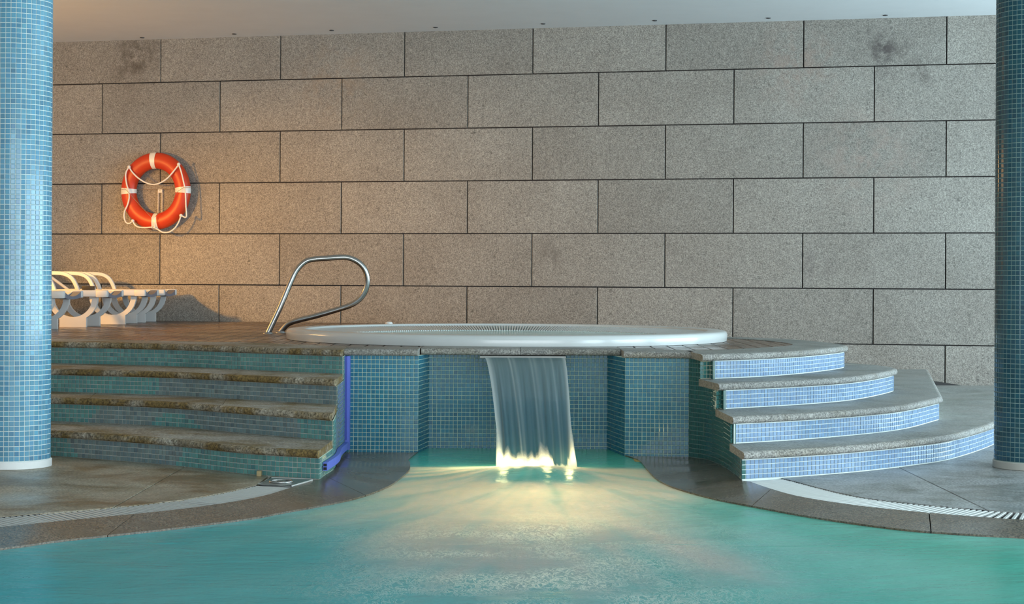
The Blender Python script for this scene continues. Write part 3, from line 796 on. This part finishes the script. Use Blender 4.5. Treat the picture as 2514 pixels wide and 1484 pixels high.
def bar_mesh(ln, pitch):
    if (ln, pitch) not in _bars:
        hw = pitch * .27; l = ln / 2 - .004; h = .009; b = .002
        v = []
        for sx in (-l, l): v += [(sx, -hw, -h), (sx, -hw, -b), (sx, -hw + b, 0), (sx, hw - b, 0), (sx, hw, -b), (sx, hw, -h)]
        f = [(k, (k + 1) % 6, 6 + (k + 1) % 6, 6 + k) for k in range(6)] + [(0, 1, 2, 3, 4, 5)[::-1], (6, 7, 8, 9, 10, 11)]
        me = bpy.data.meshes.new('slat'); me.from_pydata(v, [], f); me.materials.append(M['grate_white']); _bars[(ln, pitch)] = me
    return _bars[(ln, pitch)]
drain(GOL, GIL, 'curved white slatted drain channel at the pool edge below the left steps', -2.75, -1.1, .0262)
drain(GOR, GIR, 'curved white slatted drain channel at the pool edge below the right steps', 1.2, 2.75, .0262)

# steel inspection cover at the end of the left drain
ic = thing('inspection_cover', 'small steel floor cover with a ring handle at the end of the left drain', 'cover', (-1.09, 8.21, 0))
cv = [(-1.195, 8.125), (-1.035, 8.055), (-.968, 8.30), (-.985, 8.335), (-1.175, 8.385)]
cv = [(a + 1.09, b - 8.21) for a, b in cv]
plate = prism_bev('plate', cv, -.03, .002, M['brushed_steel'], ic, .002)
fr_ = [np.array(c) for c in cv]
tube('frame', [(c[0] * 1.03, c[1] * 1.03, .001) for c in fr_], .004, M['grate_white'], ic, 6, closed=True)
tube('ring_handle', [(-.012 + .055 * math.cos(a), .0 + .055 * math.sin(a), .006) for a in np.linspace(0, 2 * PI, 28)[:-1]], .0045, M['steel'], plate, 8, closed=True)
lathe('boss', [(.022, .002), (.022, .008), (.014, .010), (.001, .010)], M['steel'], plate, 20, (-.012, 0.0, 0))
# small tan block at the foot of the bottom riser
o = box('drain_plug', (-1.258, 8.455, 0.0), (-1.236, 8.49, .026), M['tan_block'], None, .002)
tag(o, 'tiny tan plug in the bottom row of tiles of the left steps', 'plug')

# ------------------------------------------------ blue duct on the flank of the left steps
du = thing('cable_duct', 'bright blue plastic duct down the corner and along the foot of the left steps', 'duct', (-.96, 10.1, 0))
D0 = np.array([-.96, 10.1, 0])
fl = resample(flank_l, .03); fl = fl[(fl[:, 1] > 8.42) & (fl[:, 1] < 10.06)]
nf = normals(fl)
def duct_strip(name, rows, mat):   # rows: list of 4-corner loops
    vs = [tuple(np.array(p) - D0) for r in rows for p in r]; n = len(rows)
    fs = [(4 * i + k, 4 * i + (k + 1) % 4, 4 * i + 4 + (k + 1) % 4, 4 * i + 4 + k) for i in range(n - 1) for k in range(4)]
    fs += [(0, 1, 2, 3), tuple(4 * (n - 1) + k for k in range(4))]
    return mesh(name, vs, fs, mat, du)
rows = []; rowc = []
for i, p in enumerate(fl):
    u = i / (len(fl) - 1); zc = .052 - .045 * u + .006 * math.sin(u * 5)
    q = -nf[i]
    q = nf[i]
    a = p + q * .004; b = p + q * .026
    rows.append([(a[0], a[1], zc - .02), (b[0], b[1], zc - .02), (b[0], b[1], zc + .02), (a[0], a[1], zc + .02)])
low = duct_strip('lower_duct', rows, M['blue_duct'])
p, q = fl[0], nf[0]
for dz in (-.010, .008):
    c = p + q * .015; zc = .052 + dz
    box('opening', (c[0] - .008 - D0[0], c[1] - .0015 - D0[1], zc - .0068), (c[0] + .008 - D0[0], c[1] + .004 - D0[1], zc + .0068), M['hole'], low)
xx = -.985
rows = [[(xx + .002, 10.10, z), (xx + .030, 10.10, z), (xx + .030, 10.148, z), (xx + .002, 10.148, z)] for z in (-.03, DK - CT - .004)]
duct_strip('upright_duct', rows, M['blue_duct'])
rows = [[(xx - .000, 10.086, z), (xx + .014, 10.086, z), (xx + .014, 10.12, z), (xx - .000, 10.12, z)] for z in (.03, DK - CT - .004)]
duct_strip('inner_duct', rows, M['blue_duct_dark'])

# ------------------------------------------------ pool water, waterfall and splash
def fbm(x, y, s, o=3):
    return noise.fractal(Vector((x * s, y * s, 3.7)), 1.0, 2.0, o)
FX, FY = .12, 9.38          # foot of the waterfall
NXG, NYG = 150, 260
ys = np.concatenate([np.linspace(-.85, 4.9, 12)[:-1], np.linspace(4.9, 10.5, NYG)])
def xl_at(y):
    q = PL[np.argsort(PL[:, 1])]
    return float(np.interp(y, q[:, 1], q[:, 0])) if y < 9.9 else -.6
def xr_at(y):
    q = PR[np.argsort(PR[:, 1])]
    return float(np.interp(y, q[:, 1], q[:, 0])) if y < 9.7 else .7
vs = []; fs = []; fc = []; lc = []
for y in ys:
    xa = xl_at(y) - .002 if y > 3.1 else -9; xb = xr_at(y) + .002 if y > 6.52 else 8
    if y <= 6.6: xb = min(xb, 8)
    t = np.linspace(0, 1, NXG)
    if xb - xa > 5:      # keep the columns dense where the picture looks
        core_a, core_b = max(xa, -2.6), min(xb, 2.6)
        t0 = np.concatenate([np.linspace(xa, core_a, 8)[:-1], np.linspace(core_a, core_b, NXG - 14), np.linspace(core_b, xb, 8)[1:]])
    else: t0 = xa + (xb - xa) * t
    for x in t0:
        dx, dy = x - FX, FY - y
        r = math.hypot(dx, dy); ang = math.atan2(dx, max(dy, 1e-3)) if dy > 0 else 0
        front = 1 / (1 + math.exp(-(dy - .03) / .03))
        # fan of foam driven forward by the fall
        hwid = .84 - .09 * max(0, dy - 1)
        wob = .22 * noise.noise(Vector((r * 1.1, ang * 2.2, 1.3)))
        side = 1 / (1 + math.exp((abs(dx + .02) - hwid - wob) / .10))
        st = noise.fractal(Vector((ang * 11 + .5 * fbm(x, y, .6), r * .55, 5.1)), 1.0, 2.0, 4)
        fade = 1 / (1 + math.exp((r - 3.6 - .9 * st) / .40))
        body = .98 + .55 * st + .10 * fbm(x, y, 3.2)
        # foam thinned to paint in the shaded patch before the foot
        shade_hole = math.exp(-((dx - .03) / .30) ** 4 - ((dy - .52) / .22) ** 4)
        lace = front * math.exp(-((dx + .05) / (.50 + .3 * wob)) ** 2) * max(0, min(1, .55 + 1.3 * noise.fractal(Vector((x * 2.2, y * 3.0, 8.2)), .8, 2.0, 3))) * (1 / (1 + math.exp(-(r - 2.25) / .18)))
        lc.append((lace, 0, 0, 1))
        f = front * side * fade * max(0, body) * (1 - .85 * shade_hole)
        f = max(0, min(1, f)) * .92
        wave = .006 * noise.fractal(Vector((ang * 4, r * 4, 2.2)), 1.0, 2.0, 3) * front + .003 * fbm(x, y, 2.2)
        mound = .03 * math.exp(-(dx / .36) ** 2 - ((dy - .30) / .28) ** 2) * front
        edge = min(1, (x - xa) / .12, (xb - x) / .12); edge = max(0, edge)
        z = WAT + (wave + mound) * edge
        hue = 1 / (1 + math.exp(-(x - .75) / .5))
        streak = max(0, min(1, .5 + .9 * noise.fractal(Vector((ang * 7, r * .8, 9.9)), 1.0, 2.0, 4))) * math.exp(-((r - 2.4) / 2.2) ** 2)
        vs.append((x, y, z)); fc.append((f, streak, hue, 1))
NR = len(ys)
for i in range(NR - 1):
    for k in range(NXG - 1):
        a = i * NXG + k; fs.append((a, a + 1, a + NXG + 1, a + NXG))
me = bpy.data.meshes.new('pool_water'); me.from_pydata(vs, [], fs)
at = me.color_attributes.new('foam', 'FLOAT_COLOR', 'POINT'); at.data.foreach_set('color', np.array(fc, dtype=np.float32).ravel())
me.polygons.foreach_set('use_smooth', [True] * len(fs))
me.color_attributes.new('lace', 'FLOAT_COLOR', 'POINT').data.foreach_set('color', np.array(lc, dtype=np.float32).ravel())
pw = link('pool_water', me, M['water']); tag(pw, 'turquoise pool water with a fan of white foam below the waterfall', 'water', None, 'stuff')

wf = thing('waterfall', 'smooth sheet of falling water pouring into the pool from the podium', 'waterfall', (FX, RECESS, 0))
W0 = np.array([FX, RECESS, 0])
def sheet_pt(u, v):      # u across 0..1, v down 0..1
    z = (DK - CT - .012) * (1 - v) + (WAT - .01) * v
    y = RECESS - .19 - (RECESS - .19 - FY) * math.sqrt(max(0, v)) ** 1.12
    e = v ** .6
    xa = -.160 + e * .100; xb = .318 + e * .022
    return xa + (xb - xa) * u, y, z
NU, NV = 90, 60; vs = []; fs = []; dc = []
for j in range(NV + 1):
    v = j / NV
    for i in range(NU + 1):
        u = i / NU; x, y, z = sheet_pt(u, v)
        s1 = noise.fractal(Vector((u * 16 + .3 * v, v * .5, .4)), 1, 2, 3)
        s2 = noise.fractal(Vector((u * 45 + .5 * v, v * .7, 4.4)), 1, 2, 3)
        edge = math.exp(-(u / .05) ** 2) + math.exp(-((1 - u) / .035) ** 2)
        rib = sum(math.exp(-((u - a - .03 * v) / wd) ** 2) * am for a, wd, am in ((.29, .012, .8), (.34, .02, .35), (.55, .012, .4), (.60, .02, .25), (.82, .012, .45), (.72, .01, .2)))
        d = .84 + .06 * s1 + .04 * s2 - .04 * v; wgt = .04 + .06 * max(0, s2) + .8 * edge + .5 * rib * (1 - .6 * v) + .12 * (1 - v) ** 2
        d += .35 * edge + .2 * rib
        y2 = y - .010 * s1 * min(1, v * 4)
        vs.append((x - W0[0], y2 - W0[1], z)); dc.append((max(0, min(.97, d)), max(0, min(1, wgt)), min(1, v * 1.25), 1))
for j in range(NV):
    for i in range(NU):
        a = j * (NU + 1) + i; fs.append((a, a + 1, a + NU + 2, a + NU + 1))
me = bpy.data.meshes.new('water_sheet'); me.from_pydata(vs, [], fs)
me.color_attributes.new('dens', 'FLOAT_COLOR', 'POINT').data.foreach_set('color', np.array(dc, dtype=np.float32).ravel())
me.polygons.foreach_set('use_smooth', [True] * len(fs)); link('water_sheet', me, M['sheet'], wf)
# foot of the sheet, broken into white spray that rises in peaks
vs = []; fs = []; dc = []
def spray_h(u):
    h = .075
    for a, wd, am in ((.012, .030, .21), (.12, .06, .05), (.30, .10, .03), (.58, .05, .08), (.66, .04, .05), (.988, .022, .23), (.45, .07, .02)):
        h += am * math.exp(-((u - a) / wd) ** 2)
    if .73 < u < .92: h *= .55
    return h + .018 * noise.fractal(Vector((u * 22, .3, 7.7)), 1, 2, 3)
NU, NV = 120, 16
for layer in range(3):
    b0 = len(vs)
    for j in range(NV + 1):
        w_ = j / NV
        for i in range(NU + 1):
            u = i / NU; h = max(.03, spray_h(u) * (1 - .12 * layer)); z = WAT - .02 + h * w_
            v = 1 - (z - WAT) / (DK - CT - WAT); x, y, _ = sheet_pt(u, min(1, max(0, v)))
            k = noise.fractal(Vector((u * 40, layer * 3.1, 1.1)), 1, 2, 3)
            dens = (1 - w_) ** .8 * (1.1 + .35 * k)
            vs.append((x + (u - .5) * .05 * (1 - w_) - W0[0], y - .012 - .02 * layer - .05 * (1 - w_) ** 3 - W0[1], z)); dc.append((max(0, min(1, dens)), 1, 0, 1))
    for j in range(NV):
        for i in range(NU):
            a = b0 + j * (NU + 1) + i; fs.append((a, a + 1, a + NU + 2, a + NU + 1))
me = bpy.data.meshes.new('spray'); me.from_pydata(vs, [], fs)
me.color_attributes.new('dens', 'FLOAT_COLOR', 'POINT').data.foreach_set('color', np.array(dc, dtype=np.float32).ravel())
me.polygons.foreach_set('use_smooth', [True] * len(fs)); o = link('spray', me, M['splash'], wf)
# spout lip under the coping
o = box('waterfall_spout', (-.19, RECESS - .20, DK - CT - .018), (.325, RECESS + .0, DK - CT - .004), M['spout'], None, .003)
tag(o, 'thin pale lip under the coping from which the waterfall pours', 'spout')

# ------------------------------------------------ life ring on the granite wall
def wall_hit(u, v, out):
    """point of the wall plane (moved out by `out`) seen at (u, v)"""
    a = (u - 1257) / 4200; b = (690 + .00524 * (u - 1257) - v) / 4200
    # plane: n.p = n.q, n = (sin, cos)
    nx, ny = math.sin(TH), math.cos(TH); q = on_wall(0, 0, out)
    t = (nx * q[0] + ny * q[1]) / (nx * a + ny)
    return Vector((a * t, t, HC + b * t))
RC_ = wall_hit(381.5, 469.5, .085)
def wl_(u, v, out):      # point in the ring's own frame (x along the wall, z up, -y out)
    p = wall_hit(u, v, out) - RC_
    return (p.x * math.cos(TH) - p.y * math.sin(TH), p.x * math.sin(TH) + p.y * math.cos(TH), p.z)
lr = thing('life_ring', 'orange life ring with white bands and rope hanging on the granite wall', 'life ring', RC_, -TH)
RM, RT = .292, .078
def ring_pts(a0, a1, n, k=1.0, rt=RT):
    vs = []; fs = []; m = 20
    for i in range(n + 1):
        a = a0 + (a1 - a0) * i / n
        for j in range(m):
            b = 2 * PI * j / m; rr = RM + rt * math.cos(b)
            vs.append((rr * math.cos(a) * .985, rt * .82 * math.sin(b), rr * math.sin(a) * 1.03))
    for i in range(n):
        for j in range(m):
            l = (j + 1) % m; fs.append((i * m + j, i * m + l, (i + 1) * m + l, (i + 1) * m + j))
    return vs, fs
v, f = ring_pts(0, 2 * PI, 72); o = mesh('ring', v, f, M['orange'], lr, True)
for a in (93, 180, 272, 1.5):
    v, f = ring_pts(math.radians(a - 5.2), math.radians(a + 5.2), 6, rt=RT + .0025)
    mesh('band', v, f, M['ring_band'], lr, True)
def zz(u, v): return 240 + u / 5.3, 330 + v / 5.3
def rope(pts, name='rope', r=.0075, mat='rope', out=.17):
    P = [wl_(*zz(a, b), out if len(q) == 0 else q[0]) for a, b, *q in pts]
    return tube(name, cat(P, .012, 8), r, M[mat], lr, 8)
rope([(398, 425), (440, 490), (520, 570), (630, 635), (725, 652), (810, 630), (900, 570), (980, 480), (1045, 395)])
rope([(1045, 395), (1075, 480), (1105, 600), (1130, 720), (1138, 830), (1142, 930), (1148, 1075), (1095, 1065), (1078, 1060)])
rope([(398, 425), (362, 490), (356, 560), (372, 660), (396, 740), (402, 830), (380, 920), (342, 1010), (340, 1090), (365, 1150), (410, 1160), (450, 1128)])
rope([(450, 1128), (480, 1180), (530, 1210), (620, 1215), (710, 1212), (770, 1235), (850, 1278), (930, 1270), (1000, 1220), (1050, 1140), (1078, 1060)])
for u, v_ in ((398, 425), (1045, 390), (450, 1128), (1078, 1058)):
    c = wl_(*zz(u, v_), .172); bm = bmesh.new()
    bmesh.ops.create_uvsphere(bm, u_segments=10, v_segments=7, radius=.017, matrix=Matrix.Translation(c)); from_bm('knot', bm, M['rope'], lr, True)
br = thing('ring_bracket', 'white wire bracket with screwed plate holding the life ring to the wall', 'bracket', RC_, -TH)
P0 = wl_(*zz(806, 736), .012)
wp = box('wall_plate', (P0[0] - .024, P0[1] - .006, P0[2] - .020), (P0[0] + .024, P0[1] + .010, P0[2] + .020), M['white_paint'], br, .003)
lathe('screw', [(.001, .004), (.006, .003), (.007, 0)], M['tan_block'], wp, 12, (P0[0], P0[1] - .007, P0[2])).rotation_euler = (0, 0, 0)
for u in (780, 831):
    a = wl_(*zz(u, 720), .018); b = wl_(*zz(u, 1030), .018)
    c = wl_(*zz(u - 50, 1240), .03); d = wl_(*zz(700 if u == 780 else 737, 1222), .185); e = wl_(*zz(700 if u == 780 else 737, 1080), .185)
    tube('rod', [a, b, c, d, e], .0042, M['ring_band'], br, 8)
for pts in ([(300, 722), (345, 712), (385, 745), (540, 920), (690, 1075)], [(1200, 692), (1110, 695), (1040, 740), (880, 920), (737, 1080)], [(480, 722, .02), (760, 716, .02), (1020, 712, .02)]):
    P = [wl_(*zz(a, b), q[0] if q else .176) for a, b, *q in pts]
    tube('cord', P, .0022, M['cord'], br, 6)

# ------------------------------------------------ sun loungers
def lounger_proto():
    root = thing('sun_lounger', 'x', 'sun lounger', (0, 0, 0), 0, 'white sun loungers along the deck')
    Wd = .62; z0, z1 = .255, .312
    # local x: 0 at the foot end, running to -x for the head
    for s in (-1, 1):
        yc = s * (Wd / 2 - .028)
        box('side_rail', (-1.86, yc - .028, z0 + .004), (-.09, yc + .028, z1), M['lounger_white'], root, .008)
        bm = bmesh.new(); box_bm(bm, (-.10, yc - .033, z0 - .002), (0, yc + .033, z1 + .003), None, .016)
        from_bm('foot_cap', bm, M['lounger_white'], root, True, 40)
    # cross piece at the foot, dipping in the middle
    vs = []; fs = []; n = 14
    for i in range(n + 1):
        u = i / n; y = -Wd / 2 + .055 + (Wd - .11) * u; dip = .040 * math.sin(PI * u) ** .8
        vs += [(-.008, y, z0 + .002 - .012 * math.sin(PI * u)), (-.008, y, z1 - .004 - dip), (-.07, y, z1 - .004 - dip), (-.07, y, z0 + .002 - .012 * math.sin(PI * u))]
    for i in range(n):
        for k in range(4): fs.append((4 * i + k, 4 * i + (k + 1) % 4, 4 * i + 4 + (k + 1) % 4, 4 * i + 4 + k))
    fs += [(0, 1, 2, 3), tuple(4 * n + k for k in range(4))]
    mesh('end_panel', vs, fs, M['lounger_sling'], root, True, 40)
    # sagging seat sling
    def sling(name, x0, x1, zf, mat, th=.008):
        vs = []; fs = []; m = 12; nn = 10
        for i in range(nn + 1):
            xx = x0 + (x1 - x0) * i / nn
            for k in range(m + 1):
                u = k / m; y = -Wd / 2 + .05 + (Wd - .10) * u
                vs.append((xx, y, zf(xx) - .028 * math.sin(PI * u)))
        b = len(vs); vs += [(a, c, d - th) for a, c, d in vs]
        for i in range(nn):
            for k in range(m):
                a = i * (m + 1) + k; fs += [(a, a + 1, a + m + 2, a + m + 1), (b + a, b + a + 1, b + a + m + 2, b + a + m + 1)]
        for i in range(nn):
            for k in (0, m):
                a = i * (m + 1) + k; fs.append((a, a + m + 1, b + a + m + 1, b + a))
        for i in (0, nn):
            for k in range(m):
                a = i * (m + 1) + k; fs.append((a, a + 1, b + a + 1, b + a))
        mesh(name, vs, fs, mat, root, True, 40)
    sling('seat', -1.10, -.075, lambda q: z1 - .006, M['lounger_white'])
    sling('backrest', -1.72, -1.08, lambda q: z1 - .006 + max(0, -q - 1.08) * .72, M['lounger_sling'])
    for s in (-1, 1):
        y = s * (Wd / 2 - .03)
        tube('backrest_frame', [(-1.06, y, z1 - .01), (-1.4, y, z1 + .235), (-1.74, y, z1 + .48)], .017, M['lounger_white'], root, 10)
    # bowed leg frames: outer and inner outline, extruded
    def leg_frame(xc, y):
        outer = []; inner = []
        for i in range(15):
            a = PI * i / 14
            outer.append((xc + .212 * math.cos(a), .265 - .215 * math.sin(a) ** .9)); inner.append((xc + .165 * math.cos(a), .265 - .180 * math.sin(a) ** .9))
        o2 = []
        for (xx, z) in outer:
            if z < .078 and abs(xx - xc) <= .12: continue
            o2.append((xx, z))
        right = [p for p in o2 if p[0] > xc]; left = [p for p in o2 if p[0] < xc]
        out = right + [(xc + .113, .082), (xc + .113, 0), (xc - .113, 0), (xc - .113, .082)] + left
        th = .021; vs = []; fs = []
        poly = out + inner[::-1]; n = len(poly)
        vs = [(p[0], y - th, p[1]) for p in poly] + [(p[0], y + th, p[1]) for p in poly]
        fs = [tuple(range(n)), tuple(range(n, 2 * n))[::-1]] + [(i, (i + 1) % n, n + (i + 1) % n, n + i) for i in range(n)]
        o = mesh('leg', vs, fs, M['lounger_white'], root)
        return o
    for xc in (-.305, -1.42):
        for s in (-1, 1): leg_frame(xc, s * (Wd / 2 - .075))
    for s in (-1, 1):
        y = s * (Wd / 2 - .012); a = []
        P = cat([(-.60, y, z1 - .03), (-.625, y, z1 + .04), (-.665, y, z1 + .105), (-.73, y, z1 + .140), (-.82, y, z1 + .148), (-1.0, y, z1 + .148), (-1.22, y, z1 + .150)], .02, 8)
        vs = []; fs = []
        N_ = len(P)
        for i in range(N_):
            d = P[min(i + 1, N_ - 1)] - P[max(i - 1, 0)]; d /= np.linalg.norm(d); q = np.array([-d[2], 0, d[0]])
            for sy, sq in ((-.02, -.017), (.02, -.017), (.02, .017), (-.02, .017)): vs.append(tuple(P[i] + q * sq + np.array([0, sy, 0])))
        for i in range(N_ - 1):
            for k in range(4): fs.append((4 * i + k, 4 * i + (k + 1) % 4, 4 * i + 4 + (k + 1) % 4, 4 * i + 4 + k))
        fs += [(0, 1, 2, 3), tuple(4 * (N_ - 1) + k for k in range(4))]
        me = mesh('armrest', vs, fs, M['lounger_white'], root)
        mod = me.modifiers.new('b', 'BEVEL'); mod.width = .006; mod.segments = 2; mod.limit_method = 'ANGLE'
    return root
proto = lounger_proto()
spots = [(-3.515, 13.73, 'white sun lounger nearest the deck edge, partly hidden by the left pillar'),
         (-3.41, 14.73, 'second white sun lounger from the deck edge, with a black box behind its arm'),
         (-3.30, 15.70, 'third white sun lounger from the deck edge, by the one at the wall'),
         (-3.27, 16.40, 'white sun lounger standing closest to the granite wall')]
for i, (xx, yy, lab) in enumerate(spots):
    if i == 0: o = proto
    else:
        o = proto.copy(); COL.objects.link(o)
        for ch in proto.children:
            c = ch.copy(); COL.objects.link(c); c.parent = o
    o.location = (xx, yy, DK - .004); o['label'] = lab
o = box('storage_box', (-3.765, 14.975, DK + .3085), (-3.667, 15.05, DK + .343), M['black_plastic'], None, .004)
tag(o, 'small black box lying on the rail of the second white sun lounger', 'box')
o.rotation_euler = (0, 0, 0)

# ------------------------------------------------ ceiling downlights
words = ['leftmost', 'second from left', 'third from left', 'fourth from left', 'fifth from left', 'sixth from left', 'seventh from left', 'rightmost']
for (u, v_), wd in zip([(346, 92), (572, 83), (811, 74), (1066, 67), (1330, 58), (1604, 50), (1883, 44), (2170, 37)], words):
    b = (690 + .00524 * (u - 1257) - v_) / 4200; t = (CEIL - HC) / b
    o = lathe('downlight', [(.001, -.004), (.012, -.004), (.016, -.006), (.021, -.005), (.022, 0.002)], M['downlight'], None, 20)
    o.location = ((u - 1257) / 4200 * t, t, CEIL)
    tag(o, 'small dark recessed ceiling spotlight, ' + wd + ' in the row along the granite wall', 'downlight', 'ceiling spotlights along the granite wall')

# ------------------------------------------------ slatted gully between the right landing and the wall
gl = thing('wall_gully', 'dark slatted gully in the gap between granite wall and right landing', 'gully', (3.5, 14.6, 0))
vs = [(.10, -.62, .03), (.72, -.62, .0), (.72, .50, .035), (.10, .64, .125), (.10, -.62, -.06), (.72, -.62, -.06), (.72, .5, -.06), (.10, .64, -.06)]
mesh('bed', vs, [(0, 1, 2, 3), (4, 5, 6, 7), (0, 1, 5, 4), (1, 2, 6, 5), (2, 3, 7, 6), (3, 0, 4, 7)], M['trough'], gl)
for k in range(3):
    xx = .12 + .16 * k; zf = .098 - .024 * k
    mesh('slat', [(xx, -.5, .045 - .01 * k), (xx + .13, -.5, .045 - .01 * k), (xx + .13, .44, zf - .012), (xx, .46, zf), (xx, -.5, .02), (xx + .13, -.5, .02), (xx + .13, .44, zf - .03), (xx, .46, zf - .02)],
         [(0, 1, 2, 3), (4, 5, 6, 7), (0, 1, 5, 4), (1, 2, 6, 5), (2, 3, 7, 6), (3, 0, 4, 7)], M['brushed_steel'], gl)
